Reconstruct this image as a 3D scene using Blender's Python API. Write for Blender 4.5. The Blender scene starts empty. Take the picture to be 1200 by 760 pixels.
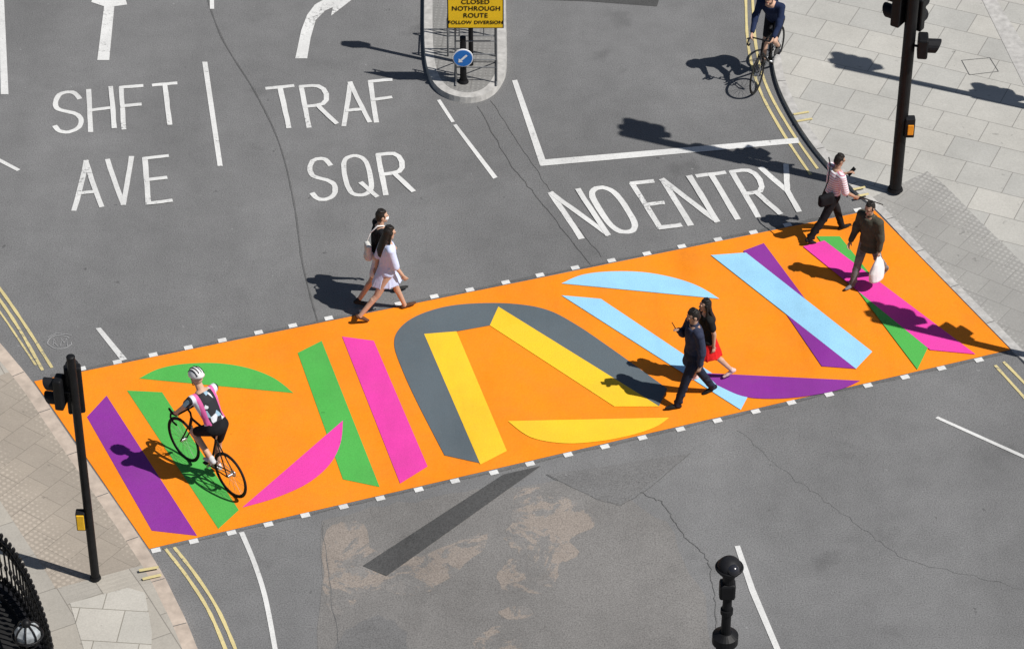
import bpy, bmesh, math, random
from mathutils import Vector, Matrix
from mathutils.geometry import tessellate_polygon
random.seed(7)
SC = bpy.context.scene
COL = SC.collection
rad = math.radians
PZ = .087

# ---------------------------------------------------------------- site survey (photo plan -> metres on the ground)
TH = rad(38.0); FP = 3600.0; DIST = 45.1
CAM = Vector((0, -DIST*math.cos(TH), DIST*math.sin(TH)))
FW = Vector((0, math.cos(TH), -math.sin(TH))); UP = Vector((0, math.sin(TH), math.cos(TH))); RT = Vector((1, 0, 0))
def G(u, v, z=0.0):
    d = FW + RT*((u-600)/FP) + UP*((380-v)/FP)
    t = (z-CAM.z)/d.z
    return CAM + d*t
def ztop(base, v):
    rel = Vector((base[0], base[1], 0)) - CAM
    a = rel.dot(UP); b = rel.dot(FW); k = (380-v)/FP
    return (k*b-a)/(math.cos(TH)+k*math.sin(TH))

# ---------------------------------------------------------------- materials
class NT:
    def __init__(s, name):
        s.m = bpy.data.materials.new(name); s.m.use_nodes = True
        s.t = s.m.node_tree; s.b = s.t.nodes['Principled BSDF']
        s.tc = s.t.nodes.new('ShaderNodeTexCoord')
    def n(s, ty): return s.t.nodes.new(ty)
    def l(s, a, b): s.t.links.new(a, b)
    def mapping(s, scale=(1,1,1), rot=(0,0,0), loc=(0,0,0)):
        m = s.n('ShaderNodeMapping'); s.l(s.tc.outputs['Object'], m.inputs[0])
        m.inputs['Scale'].default_value = scale; m.inputs['Rotation'].default_value = rot; m.inputs['Location'].default_value = loc
        return m.outputs[0]
    def noise(s, scale, detail=4, rough=.55, vec=None, dist=0):
        x = s.n('ShaderNodeTexNoise'); s.l(vec or s.tc.outputs['Object'], x.inputs['Vector'])
        x.inputs['Scale'].default_value = scale; x.inputs['Detail'].default_value = detail
        x.inputs['Roughness'].default_value = rough; x.inputs['Distortion'].default_value = dist
        return x.outputs[0]
    def ramp(s, fac, stops, interp='LINEAR'):
        r = s.n('ShaderNodeValToRGB'); s.l(fac, r.inputs[0]); cr = r.color_ramp; cr.interpolation = interp
        while len(cr.elements) < len(stops): cr.elements.new(.5)
        for e, (p, c) in zip(cr.elements, stops):
            e.position = p
            e.color = (c, c, c, 1) if isinstance(c, (int, float)) else (*c, 1)
        return r.outputs[0]
    def mix(s, fac, a, b, mode='MIX'):
        m = s.n('ShaderNodeMixRGB'); m.blend_type = mode
        for i, v in ((0, fac), (1, a), (2, b)):
            if hasattr(v, 'links'): s.l(v, m.inputs[i])
            elif i == 0: m.inputs[0].default_value = v
            else: m.inputs[i].default_value = (*v, 1) if not isinstance(v, (int, float)) else (v, v, v, 1)
        return m.outputs[0]
    def out(s, col, rough=.8, bump=None, bstr=.3, bdist=.01, metal=0, spec=.3):
        if hasattr(col, 'links'): s.l(col, s.b.inputs['Base Color'])
        else: s.b.inputs['Base Color'].default_value = (*col, 1)
        s.b.inputs['Roughness'].default_value = rough; s.b.inputs['Metallic'].default_value = metal
        s.b.inputs['Specular IOR Level'].default_value = spec
        if bump is not None:
            bp = s.n('ShaderNodeBump'); bp.inputs['Strength'].default_value = bstr; bp.inputs['Distance'].default_value = bdist
            s.l(bump, bp.inputs['Height']); s.l(bp.outputs[0], s.b.inputs['Normal'])
        return s.m

def simple(name, c, rough=.6, var=.12, scale=6, metal=0, spec=.4, bump=0):
    t = NT(name); n = t.noise(scale, 5)
    a = tuple(max(0, x*(1-var)) for x in c); b = tuple(min(1, x*(1+var)) for x in c)
    col = t.ramp(n, [(.3, a), (.7, b)])
    return t.out(col, rough, n if bump else None, bump, .01, metal, spec)

def asphalt_value(t, blotch=.16):
    big = t.ramp(t.noise(.11, 6, .6), [(.3, 1-2*blotch), (.7, 1)])
    patchy = t.ramp(t.noise(.33, 9, .68, t.mapping(loc=(3, 1, 5)), .5), [(.38, .88), (.62, 1)])
    streak = t.ramp(t.noise(.5, 5, .6, t.mapping((1.0, .2, 1), (0, 0, rad(-14)))), [(.3, .80), (.7, 1)])
    mid = t.ramp(t.noise(2.2, 8, .7), [(.3, .85), (.7, 1)])
    fine_n = t.noise(48, 3, .75)
    fine = t.ramp(fine_n, [(.28, .42), (.5, .76), (.72, 1)])
    stain = t.ramp(t.noise(.9, 3, .5), [(.0, .7), (.27, .8), (.36, 1), (1, 1)])
    spots = t.ramp(t.noise(5.5, 2, .5), [(.0, .60), (.235, .68), (.26, 1), (1, 1)])
    v = big
    for k in (patchy, streak, mid, fine, stain, spots): v = t.mix(1, v, k, 'MULTIPLY')
    gum = t.ramp(t.noise(9.0, 1, .5, t.mapping(loc=(9, 3, 1))), [(.0, 0), (.78, 0), (.80, .4)])
    return t.mix(gum, v, (1, 1, 1)), fine_n
def asphalt(name, base, tint=(1, 1, .99), blotch=.13):
    t = NT(name); v, fn = asphalt_value(t, blotch)
    c = t.mix(1, v, tuple(base*1.85*x for x in tint), 'MULTIPLY')
    return t.out(c, .85, fn, .65, .009, spec=.25)

def road_paint(name, c, wear=.5, under=(.13, .13, .13), rough=.6, spec=.3):
    t = NT(name)
    w = t.noise(16, 9, .72); w2 = t.noise(1.1, 3, .5)
    m = t.mix(.35, w, w2)
    lo = .29+.1*wear
    mask = t.ramp(m, [(lo-.03, 0), (lo+.05, 1)])
    fine = t.ramp(t.noise(60, 3, .7), [(.3, .74), (.7, 1)])
    dirt = t.ramp(t.noise(.9, 6, .65), [(.28, .76), (.6, 1)])
    cc = t.mix(1, t.mix(1, fine, dirt, 'MULTIPLY'), c, 'MULTIPLY')
    return t.out(t.mix(mask, under, cc), rough, t.noise(50, 3, .7), .35, .004, spec=spec)
def mural_paint(name, c):
    t = NT(name)
    fine = t.ramp(t.noise(55, 3, .75), [(.28, .78), (.7, 1)])
    dirt = t.ramp(t.noise(.55, 7, .65), [(.30, .86), (.55, 1)])
    tyre = t.ramp(t.noise(.9, 5, .6, t.mapping((1.0, .16, 1), (0, 0, rad(-12)))), [(.32, .88), (.5, 1)])
    spots = t.ramp(t.noise(6.5, 2, .5), [(.0, .7), (.225, .78), (.25, 1), (1, 1)])
    v = fine
    for k in (dirt, tyre, spots): v = t.mix(1, v, k, 'MULTIPLY')
    grime = t.mix(t.ramp(t.noise(1.7, 8, .7), [(.35, .0), (.75, .10)]), t.mix(1, v, c, 'MULTIPLY'), (.16, .14, .12))
    return t.out(grime, .6, t.noise(48, 3, .75), .5, .007, spec=.2)

def slabs(name, c1, c2, mortar, rot, bw, rh, blister=False, ms=.009):
    t = NT(name)
    b = t.n('ShaderNodeTexBrick'); t.l(t.mapping((1, 1, 1), (0, 0, rad(rot))), b.inputs['Vector'])
    b.inputs['Color1'].default_value = (*c1, 1); b.inputs['Color2'].default_value = (*c2, 1); b.inputs['Mortar'].default_value = (*mortar, 1)
    b.inputs['Scale'].default_value = 1; b.inputs['Mortar Size'].default_value = ms; b.inputs['Mortar Smooth'].default_value = .5
    b.inputs['Brick Width'].default_value = bw; b.inputs['Row Height'].default_value = rh; b.offset = .5
    dirt = t.ramp(t.noise(.8, 8, .7), [(.25, .80), (.65, 1)])
    fine = t.ramp(t.noise(40, 4, .7), [(.3, .82), (.7, 1)])
    spots = t.ramp(t.noise(7, 2, .5), [(.0, .68), (.25, .76), (.28, 1), (1, 1)])
    c = t.mix(1, t.mix(1, t.mix(1, dirt, spots, 'MULTIPLY'), fine, 'MULTIPLY'), b.outputs['Color'], 'MULTIPLY')
    bump = t.noise(45, 3)
    if blister:
        v = t.n('ShaderNodeTexVoronoi'); t.l(t.mapping((1, 1, 1), (0, 0, rad(rot))), v.inputs['Vector'])
        v.inputs['Scale'].default_value = 12; v.inputs['Randomness'].default_value = 0
        d = t.ramp(v.outputs['Distance'], [(.24, 1), (.38, .78)])
        c = t.mix(1, c, d, 'MULTIPLY'); bump = d
    return t.out(c, .8, bump, .3, .004, spec=.25)

M = {}
M['road'] = asphalt('asphalt_worn', .170, (1, 1, 1.0))
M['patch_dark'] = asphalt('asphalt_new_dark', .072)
M['patch_mid'] = asphalt('asphalt_patch_grey', .157, (1, .99, .98))
M['patch_light'] = asphalt('asphalt_worn_light', .182, (1, .965, .925))
t = NT('asphalt_stripped'); v_, fn_ = asphalt_value(t, .1)
msk = t.ramp(t.noise(.95, 12, .74, None, .8), [(.485, 0), (.50, 1)])
msk2 = t.ramp(t.noise(2.6, 8, .7, t.mapping(loc=(4, 7, 2))), [(.57, 0), (.59, 1)])
cc_ = t.mix(msk, tuple(.176*1.85*x for x in (1, .965, .925)), tuple(.245*1.85*x for x in (1, .87, .76)))
cc_ = t.mix(msk2, cc_, tuple(.195*1.85*x for x in (1, .95, .90)))
M['stripped'] = t.out(t.mix(1, v_, cc_, 'MULTIPLY'), .85, fn_, .5, .006, spec=.25)
M['seam'] = asphalt('bitumen_seam', .115)
M['crack'] = asphalt('hairline_crack', .13)
M['white'] = road_paint('white_road_paint', (.77, .77, .75), .98, (.20, .20, .198))
M['faint'] = road_paint('faint_spray_paint', (.42, .42, .42), .8)
M['yellow_line'] = road_paint('yellow_road_paint', (.72, .61, .30), .95, (.2, .195, .18))
mp = mural_paint
M['orange'] = mp('orange_paint', (1.0, .290, .010))
M['purple'] = mp('purple_paint', (.27, .035, .33))
M['green'] = mp('green_paint', (.09, .47, .085))
M['magenta'] = mp('magenta_paint', (.86, .06, .42))
M['blue'] = mp('pale_blue_paint', (.36, .70, .95))
M['yellow'] = mp('yellow_paint', (1.0, .62, .03))
M['grey'] = mp('grey_paint', (.12, .15, .17))
M['slab'] = slabs('york_stone_slabs', (.53, .515, .47), (.455, .45, .42), (.27, .26, .24), 24, .75, .6)
M['slab2'] = slabs('old_stone_slabs', (.47, .435, .375), (.41, .385, .34), (.26, .24, .21), 62, .75, .5)
M['tactile'] = slabs('blister_paving', (.48, .47, .44), (.44, .43, .405), (.33, .32, .30), 38, .4, .4, True, .006)
M['tactile2'] = slabs('buff_blister_paving', (.50, .435, .36), (.45, .395, .33), (.32, .28, .23), -56, .4, .4, True, .006)
M['kerb'] = simple('granite_kerb', (.42, .41, .39), .8, .2, 9, bump=.3)
M['kerb2'] = simple('pinkish_granite_kerb', (.45, .375, .31), .8, .18, 6, bump=.3)
M['palestone'] = slabs('pale_new_slabs', (.58, .55, .49), (.50, .48, .43), (.28, .26, .22), 5, .6, .6)
M['black'] = simple('black_painted_metal', (.008, .008, .009), .5, .3, 8, spec=.22)
M['blackm'] = simple('black_plastic', (.012, .012, .014), .6, .3, 12, spec=.22)
M['lens_off'] = simple('dark_signal_lens', (.02, .02, .025), .2, .2, 20, spec=.6)
M['rubber'] = simple('black_rubber', (.015, .015, .015), .75, .2, 30, spec=.2)
M['steel'] = simple('brushed_steel', (.40, .41, .42), .35, .15, 30, metal=.9)
M['galv'] = simple('galvanised_steel', (.17, .175, .18), .5, .2, 12, metal=.3)
M['signyel'] = simple('yellow_sign_face', (.95, .60, .015), .45, .05, 4)
M['signblue'] = simple('blue_sign_face', (.02, .16, .52), .4, .08, 8)
M['signwhite'] = simple('white_sign_face', (.8, .8, .8), .4, .04, 8)
M['ybox'] = simple('yellow_push_button_box', (.85, .48, .02), .45, .08, 10)
M['obox'] = simple('orange_button_panel', (.88, .34, .02), .4, .08, 10)
M['glass'] = simple('frosted_lantern_glass', (.30, .32, .33), .35, .4, 14)
M['void'] = simple('basement_shade_black', (.012, .012, .012), .9, .3, 4)  # near-black colour carries the shade inside the sunken lightwell
SK = {'a': simple('skin_light', (.55, .34, .24), .55, .08, 20), 'b': simple('skin_tan', (.42, .25, .17), .55, .08, 20)}
M['hair'] = simple('black_hair', (.016, .013, .011), .5, .5, 60, spec=.3, bump=.6)
M['eye'] = simple('dark_eye', (.02, .015, .012), .3)
M['lip'] = simple('lips', (.38, .12, .10), .5)

def cloth(name, c, var=.22): return simple(name, c, .9, var, 9, spec=.1, bump=.6)
def stripes(name, c1, c2, scale):
    t = NT(name); w = t.n('ShaderNodeTexWave'); w.bands_direction = 'Z'; t.l(t.tc.outputs['Object'], w.inputs[0])
    w.inputs['Scale'].default_value = scale; w.inputs['Distortion'].default_value = .6; w.inputs['Detail'].default_value = 1
    return t.out(t.ramp(w.outputs[1], [(.68, c1), (.86, c2)]), .85, spec=.15)

# ---------------------------------------------------------------- mesh helpers
def newobj(name, me, parent=None, mats=None, smooth=False):
    o = bpy.data.objects.new(name, me); COL.objects.link(o)
    if parent is not None: o.parent = parent
    for m in (mats or []): me.materials.append(m)
    if smooth: me.polygons.foreach_set('use_smooth', [True]*len(me.polygons))
    return o
def frombm(name, bm, mat, parent=None, smooth=False):
    bmesh.ops.recalc_face_normals(bm, faces=bm.faces[:])
    me = bpy.data.meshes.new(name); bm.to_mesh(me); bm.free()
    return newobj(name, me, parent, [mat] if not isinstance(mat, (list, tuple)) else mat, smooth)
def thing(name, label, cat, loc=(0, 0, 0), rz=0, scale=1, group=None):
    e = bpy.data.objects.new(name, None); COL.objects.link(e); e.empty_display_size = .2
    e.location = loc; e.rotation_euler = (0, 0, rz); e.scale = (scale,)*3
    e['label'] = label; e['category'] = cat
    if group: e['group'] = group
    return e
def structure(o): o['kind'] = 'structure'; return o

def poly(bm, pts, mi=0):
    vs = [bm.verts.new(p) for p in pts]
    for tri in tessellate_polygon([[Vector((p[0], p[1], 0)) for p in pts]]):
        try: f = bm.faces.new([vs[i] for i in tri])
        except ValueError: continue
        f.material_index = mi
def up_normals(bm):
    bm.normal_update()
    for f in bm.faces:
        if f.normal.z < 0: f.normal_flip()
def sheet(name, bm, mats):
    up_normals(bm)
    me = bpy.data.meshes.new(name); bm.to_mesh(me); bm.free()
    return structure(newobj(name, me, None, mats))
def gpoly(bm, px, z, mi=0): poly(bm, [Vector((*G(u, v).xy, z)) for u, v in px], mi)
def cat(pts, n=6, closed=False):
    out = []; P = [Vector(p) for p in pts]; N = len(P)
    rng = range(N) if closed else range(N-1)
    for i in rng:
        p0 = P[(i-1) % N] if (closed or i > 0) else P[0]; p1 = P[i]; p2 = P[(i+1) % N]
        p3 = P[(i+2) % N] if (closed or i+2 < N) else P[-1]
        for k in range(n):
            t = k/n
            out.append(.5*((2*p1)+(-p0+p2)*t+(2*p0-5*p1+4*p2-p3)*t*t+(-p0+3*p1-3*p2+p3)*t**3))
    if not closed: out.append(P[-1])
    return out
def ribbon(bm, pts, w, z, mi=0, closed=False, ext=0, jit=0):
    P = [Vector((p[0], p[1])) for p in pts]; n = len(P); L = []; R = []
    if ext and not closed:
        P[0] = P[0]-(P[1]-P[0]).normalized()*ext; P[-1] = P[-1]+(P[-1]-P[-2]).normalized()*ext
    for i in range(n):
        a = P[(i-1) % n] if (closed or i > 0) else P[0]; b = P[(i+1) % n] if (closed or i < n-1) else P[-1]
        d1 = (P[i]-a); d2 = (b-P[i])
        d1 = d1.normalized() if d1.length > 1e-9 else d2.normalized(); d2 = d2.normalized() if d2.length > 1e-9 else d1
        t = (d1+d2)
        t = t.normalized() if t.length > 1e-6 else d1
        nn = Vector((-t.y, t.x)); k = 1/max(.5, nn.dot(Vector((-d1.y, d1.x))))
        ww = w/2*k*(1+random.uniform(-jit, jit))
        L.append(bm.verts.new((*(P[i]+nn*ww), z))); R.append(bm.verts.new((*(P[i]-nn*ww), z)))
    for i in range(n if closed else n-1):
        j = (i+1) % n
        f = bm.faces.new((L[i], R[i], R[j], L[j])); f.material_index = mi
def gribbon(bm, px, w, z, **k): ribbon(bm, [G(u, v).xy for u, v in px], w, z, **k)

def loft(bm, rings, seg=14):
    allv = []
    for c, ax, ay in rings:
        allv.append([bm.verts.new(c+ax*math.cos(2*math.pi*i/seg)+ay*math.sin(2*math.pi*i/seg)) for i in range(seg)])
    for a, b in zip(allv, allv[1:]):
        for i in range(seg):
            j = (i+1) % seg; bm.faces.new((a[i], a[j], b[j], b[i]))
    bm.faces.new(allv[0][::-1]); bm.faces.new(allv[-1])
def frame_of(d, side=None):
    d = d.normalized()
    if side is None or abs(d.dot(side.normalized())) > .97:
        side = Vector((1, 0, 0)) if abs(d.x) < .9 else Vector((0, 1, 0))
    u = (side-d*side.dot(d)).normalized(); return d, u, d.cross(u)
def cap(bm, a, b, ra, rb, side=None, flat=1.0, seg=12, steps=3):
    a = Vector(a); b = Vector(b)
    if (b-a).length < 1e-6: b = a+Vector((0, 0, 1e-4))
    d, u, w = frame_of(b-a, side); rings = []
    for k in range(steps):
        ph = rad(8+82*k/steps); rings.append((a-d*ra*math.cos(ph), u*ra*math.sin(ph), w*ra*flat*math.sin(ph)))
    rings.append((a, u*ra, w*ra*flat)); rings.append((b, u*rb, w*rb*flat))
    for k in range(1, steps+1):
        ph = rad(90-82*k/steps); rings.append((b+d*rb*math.cos(ph), u*rb*math.sin(ph), w*rb*flat*math.sin(ph)))
    loft(bm, rings, seg)
def cyl(bm, a, b, ra, rb=None, seg=16):
    a = Vector(a); b = Vector(b); rb = ra if rb is None else rb
    d, u, w = frame_of(b-a); loft(bm, [(a, u*ra, w*ra), (b, u*rb, w*rb)], seg)
def ell(bm, c, r, R=None, seg=16, n=9):
    R = R or Matrix.Identity(3); rings = []
    for k in range(n):
        ph = math.pi*(k+.35)/(n-.3)
        ph = min(ph, math.pi-.08)
        rings.append((Vector(c)+R@Vector((0, 0, -r[2]*math.cos(ph))), R@Vector((r[0]*math.sin(ph), 0, 0)), R@Vector((0, r[1]*math.sin(ph), 0))))
    loft(bm, rings, seg)
def box(bm, c, s, R=None, bev=0.0):
    R = R or Matrix.Identity(3); t = bmesh.new(); bmesh.ops.create_cube(t, size=1)
    for v in t.verts: v.co = Vector((v.co.x*s[0], v.co.y*s[1], v.co.z*s[2]))
    if bev: bmesh.ops.bevel(t, geom=t.edges[:], offset=bev, segments=2, affect='EDGES', profile=.5)
    mp_ = {v: bm.verts.new(R@v.co+Vector(c)) for v in t.verts}
    for f in t.faces: bm.faces.new([mp_[v] for v in f.verts])
    t.free()
def tubes(bm, pts, r, seg=10):
    for a, b in zip(pts, pts[1:]): cap(bm, a, b, r, r, seg=seg, steps=2)
def torus_yz(bm, c, R, r, seg=40, s2=8, rx=None):
    rx = rx or r; rs = []
    for i in range(seg):
        a = 2*math.pi*i/seg; rr = Vector((0, math.cos(a), math.sin(a)))
        rs.append([bm.verts.new(Vector(c)+rr*(R+r*math.cos(2*math.pi*k/s2))+Vector((rx*math.sin(2*math.pi*k/s2), 0, 0))) for k in range(s2)])
    for i in range(seg):
        A = rs[i]; B = rs[(i+1) % seg]
        for k in range(s2): bm.faces.new((A[k], A[(k+1) % s2], B[(k+1) % s2], B[k]))
def fuse(name, bm, voxel, mat, parent, sm=3):
    bmesh.ops.recalc_face_normals(bm, faces=bm.faces[:])
    me = bpy.data.meshes.new(name+'_src'); bm.to_mesh(me); bm.free()
    o = bpy.data.objects.new(name, me); COL.objects.link(o)
    r = o.modifiers.new('r', 'REMESH'); r.mode = 'VOXEL'; r.voxel_size = voxel
    s = o.modifiers.new('s', 'SMOOTH'); s.factor = .5; s.iterations = sm
    dg = bpy.context.evaluated_depsgraph_get()
    m2 = bpy.data.meshes.new_from_object(o.evaluated_get(dg)); o.modifiers.clear(); o.data = m2; m2.name = name
    bpy.data.meshes.remove(me)
    m2.materials.clear(); m2.materials.append(mat); m2.polygons.foreach_set('use_smooth', [True]*len(m2.polygons))
    o.parent = parent; return o

# ---------------------------------------------------------------- ground and road
bm = bmesh.new(); poly(bm, [Vector((-400, -300, -.02)), Vector((400, -300, -.02)), Vector((400, 500, -.02)), Vector((-400, 500, -.02))])
g = sheet('ground', bm, [M['road']])
bm = bmesh.new(); poly(bm, [Vector((-60, -60, 0)), Vector((60, -60, 0)), Vector((60, 80, 0)), Vector((-60, 80, 0))])
sheet('road', bm, [M['road']])

bm = bmesh.new()
def rough_px(pts, amp=5, sub=4, closed=True):
    out = []; n = len(pts)
    for i in range(n if closed else n-1):
        a = Vector(pts[i]); b = Vector(pts[(i+1) % n])
        for k in range(sub):
            p = a.lerp(b, k/sub); out.append((p.x+random.uniform(-amp, amp), p.y+random.uniform(-amp, amp)))
    if not closed: out.append(pts[-1])
    return out
gpoly(bm, rough_px([(378, 612), (450, 592), (560, 575), (700, 560), (780, 612), (825, 700), (835, 800), (372, 800)], 3, 6), .003, 1)
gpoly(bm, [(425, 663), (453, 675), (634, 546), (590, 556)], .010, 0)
def blob_px(pts, amp=3, n=5):
    c = cat([(*p, 0) for p in pts], n, True)
    return [(p.x+random.uniform(-amp, amp), p.y+random.uniform(-amp, amp)*.7) for p in c]
gpoly(bm, blob_px([(604, 578), (640, 572), (690, 592), (698, 618), (668, 632), (680, 650), (655, 662), (650, 690), (620, 694), (585, 688), (590, 660), (610, 648), (592, 632), (602, 600)], 3), .0045, 2)
gpoly(bm, blob_px([(384, 622), (425, 612), (436, 640), (470, 655), (520, 640), (560, 625), (572, 636), (520, 680), (480, 700), (440, 690), (400, 720), (382, 700)], 3), .0045, 2)
gpoly(bm, blob_px([(584, 716), (606, 710), (626, 716), (612, 726), (590, 724)], 1.5, 3), .0045, 2)
gpoly(bm, blob_px([(400, 745), (440, 722), (475, 740), (470, 800), (400, 800)], 4), .0046, 3)
gpoly(bm, blob_px([(560, 745), (590, 735), (610, 748), (600, 800), (560, 800)], 4), .0046, 2)
gpoly(bm, rough_px([(640, 556), (808, 531), (728, 592), (700, 585)], 1, 3), .0048, 3)
gpoly(bm, [(630, 0), (780, -30), (770, 8), (690, 2)], .004, 0)
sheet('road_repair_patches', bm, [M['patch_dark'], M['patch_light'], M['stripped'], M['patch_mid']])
bm = bmesh.new(); zz = .0055
def seam(px, w, amp=0, sub=1, jit=.35, mi=1):
    global zz
    p = rough_px(px, amp, sub, False) if amp else cat([(*q, 0) for q in px], 10)
    gribbon(bm, [(q[0], q[1]) for q in p], w, zz, jit=jit, mi=mi); zz += .00008
seam([(232, -40), (258, 40), (300, 110), (328, 170), (345, 240), (355, 310), (372, 376)], .024, mi=0)
seam([(560, 125), (600, 195), (645, 250), (692, 310)], .012, 1.2, 12, mi=0)
seam([(575, 118), (622, 190), (660, 245), (705, 302)], .009, 1.2, 12)
seam([(750, 575), (775, 588), (800, 625), (830, 655), (838, 700), (842, 770)], .011, 2, 10, mi=0)
seam([(808, 531), (760, 573), (728, 592)], .014, .8, 6, mi=0)
seam([(640, 556), (700, 585), (728, 592)], .012, .8, 6)
seam([(865, 505), (930, 560), (985, 600), (1060, 655), (1200, 690)], .0035, 2, 14)
seam([(378, 612), (385, 680), (400, 770)], .010, 1.5, 8)
sheet('road_cracks', bm, [M['seam'], M['crack']])

# ---------------------------------------------------------------- painted crossing
TL, TR_, BR, BL = (40, 447), (1024, 246), (1184, 410), (175, 643)
bm = bmesh.new()
MI = dict(orange=0, purple=1, green=2, magenta=3, blue=4, yellow=5, grey=6)
gpoly(bm, [TL, TR_, BR, BL], .008, 0)
zk = [.012]
def shp(c, px, z=None):
    gpoly(bm, px, zk[0], MI[c]); zk[0] += .0006
def arc(px, n=6): return [(p.x, p.y) for p in cat([(*q, 0) for q in px], n)]
shp('purple', [(125, 464), (102, 489), (178, 622), (231, 628)])
shp('green', [(149, 458), (190, 460), (280, 598), (256, 620)])
shp('green', arc([(163, 444), (185, 433), (215, 427), (255, 426), (292, 432), (322, 444), (344, 461)]))
shp('green', [(377, 400), (349, 414), (402, 562), (445, 571)])
shp('magenta', arc([(402, 493), (399, 520), (386, 545), (360, 567), (322, 584), (284, 595)])+[(342, 545)])
shp('magenta', [(401, 395), (438, 400), (501, 547), (469, 567)])
outer = arc([(521, 534), (488, 470), (470, 430), (462, 404), (468, 386), (488, 371), (522, 360), (562, 356), (605, 357), (642, 364), (675, 381), (715, 408), (782, 456)], 5)
shp('grey', outer+[(772, 477), (584, 362), (574, 382), (535, 389), (497, 392), (562, 543)])
shp('yellow', [(584, 360), (574, 382), (720, 477), (773, 477)])
shp('yellow', [(497, 392), (535, 389), (594, 529), (563, 545)])
shp('yellow', [(595, 494)]+arc([(784, 490), (768, 501), (738, 511), (700, 518), (660, 520), (622, 513), (595, 494)])[:-1])
shp('blue', arc([(658, 333), (682, 323), (715, 319), (755, 320), (792, 327), (820, 337), (843, 351)]))
shp('blue', [(658, 347), (704, 351), (876, 466), (868, 481)])
shp('purple', [(826, 438), (1008, 447)]+arc([(1008, 447), (985, 457), (945, 465), (905, 468), (870, 465), (840, 452)])[1:])
shp('purple', [(871, 295), (895, 286), (1004, 433), (963, 430)])
shp('blue', [(833, 300), (874, 297), (1022, 413), (1003, 433)])
shp('green', [(957, 278), (984, 278), (1088, 407), (1075, 434)])
shp('magenta', [(941, 290), (966, 283), (1143, 416), (1090, 411)])
sheet('painted_crossing', bm, [M[k] for k in ('orange', 'purple', 'green', 'magenta', 'blue', 'yellow', 'grey')])

bm = bmesh.new()
dt = (G(*TR_)-G(*TL)).normalized(); nt = Vector((-dt.y, dt.x, 0))
db = (G(*BR)-G(*BL)).normalized(); nb = Vector((-db.y, db.x, 0))
def studs(u0, u1, step, line, d, n, off):
    u = u0
    while u < u1:
        v = line(u); c = G(u+random.uniform(-1, 1), v); c = c+n*(off+random.uniform(-.01, .01)); a = d*.062; b = n*.045
        poly(bm, [Vector((*(c+p).xy, .010)) for p in (-a-b, a-b, a+b, -a+b)]); u += step
studs(97, 1010, 41.4, lambda u: 447-(u-40)*(201/984), dt, nt, .06)
studs(182, 1184, 43.8, lambda u: 643-(u-175)*(233/1009), db, nb, -.06)
sheet('crossing_stud_markings', bm, [road_paint('white_stud_paint', (.78, .78, .76), .6, (.2, .2, .2))])
bm = bmesh.new()
gribbon(bm, rough_px([(60, 441), (1015, 245)], .8, 60, False), .05, .006, jit=.5)
gribbon(bm, rough_px([(190, 642), (1180, 413)], .8, 60, False), .04, .006, jit=.5)
sheet('crossing_edge_grime', bm, [M['crack']])

# lane markings
bm = bmesh.new()
gpoly(bm, [(114, 71), (128, 71), (134, 8), (149, 6), (130, -60), (107, 3), (122, 8)], .008)
gpoly(bm, [(346, 69), (360, 69), (364, 45), (370, 24), (381, 13), (390, 9), (388, 19), (414, -1), (380, -28), (383, -2), (369, 6), (360, 18), (353, 36)], .008)
gpoly(bm, [(237, 73), (243, 73), (261, 195), (255, 195)], .008)
gpoly(bm, [(245, -40), (250, -40), (251, 11), (246, 11)], .008)
gpoly(bm, [(-3, -60), (2, -60), (10, 111), (1, 111)], .008)
gpoly(bm, [(-40, 165), (-40, 170), (20, 201), (24, 199)], .008)
gpoly(bm, [(112, 385), (118, 384), (149, 421), (142, 423)], .008)
gpoly(bm, [(512, 118), (516, 117), (533, 143), (529, 144)], .008)
gpoly(bm, [(531, 147), (535, 146), (583, 208), (578, 210)], .008)
gpoly(bm, [(600, 95), (606, 94), (640, 190), (633, 195)], .008)
gpoly(bm, [(634, 195), (632, 188), (935, 162), (937, 168)], .0095)
gpoly(bm, arc([(280, 624), (296, 662), (309, 705), (322, 775)], 5)+arc([(328, 775), (315, 705), (302, 662), (286, 623)], 5), .008)
gpoly(bm, [(861, 640), (867, 639), (885, 690), (923, 780), (916, 781), (878, 692)], .008)
gpoly(bm, [(1096, 490), (1099, 488), (1215, 540), (1213, 543)], .008)
SL = [(.97, .82), (.8, .96), (.5, 1), (.2, .96), (.04, .8), (.08, .64), (.3, .55), (.7, .46), (.93, .35), (.96, .2), (.8, .05), (.5, 0), (.2, .04), (.02, .18)]
OV = [(.5, 1), (.85, .93), (1, .72), (1, .28), (.85, .07), (.5, 0), (.15, .07), (0, .28), (0, .72), (.15, .93)]
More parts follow.
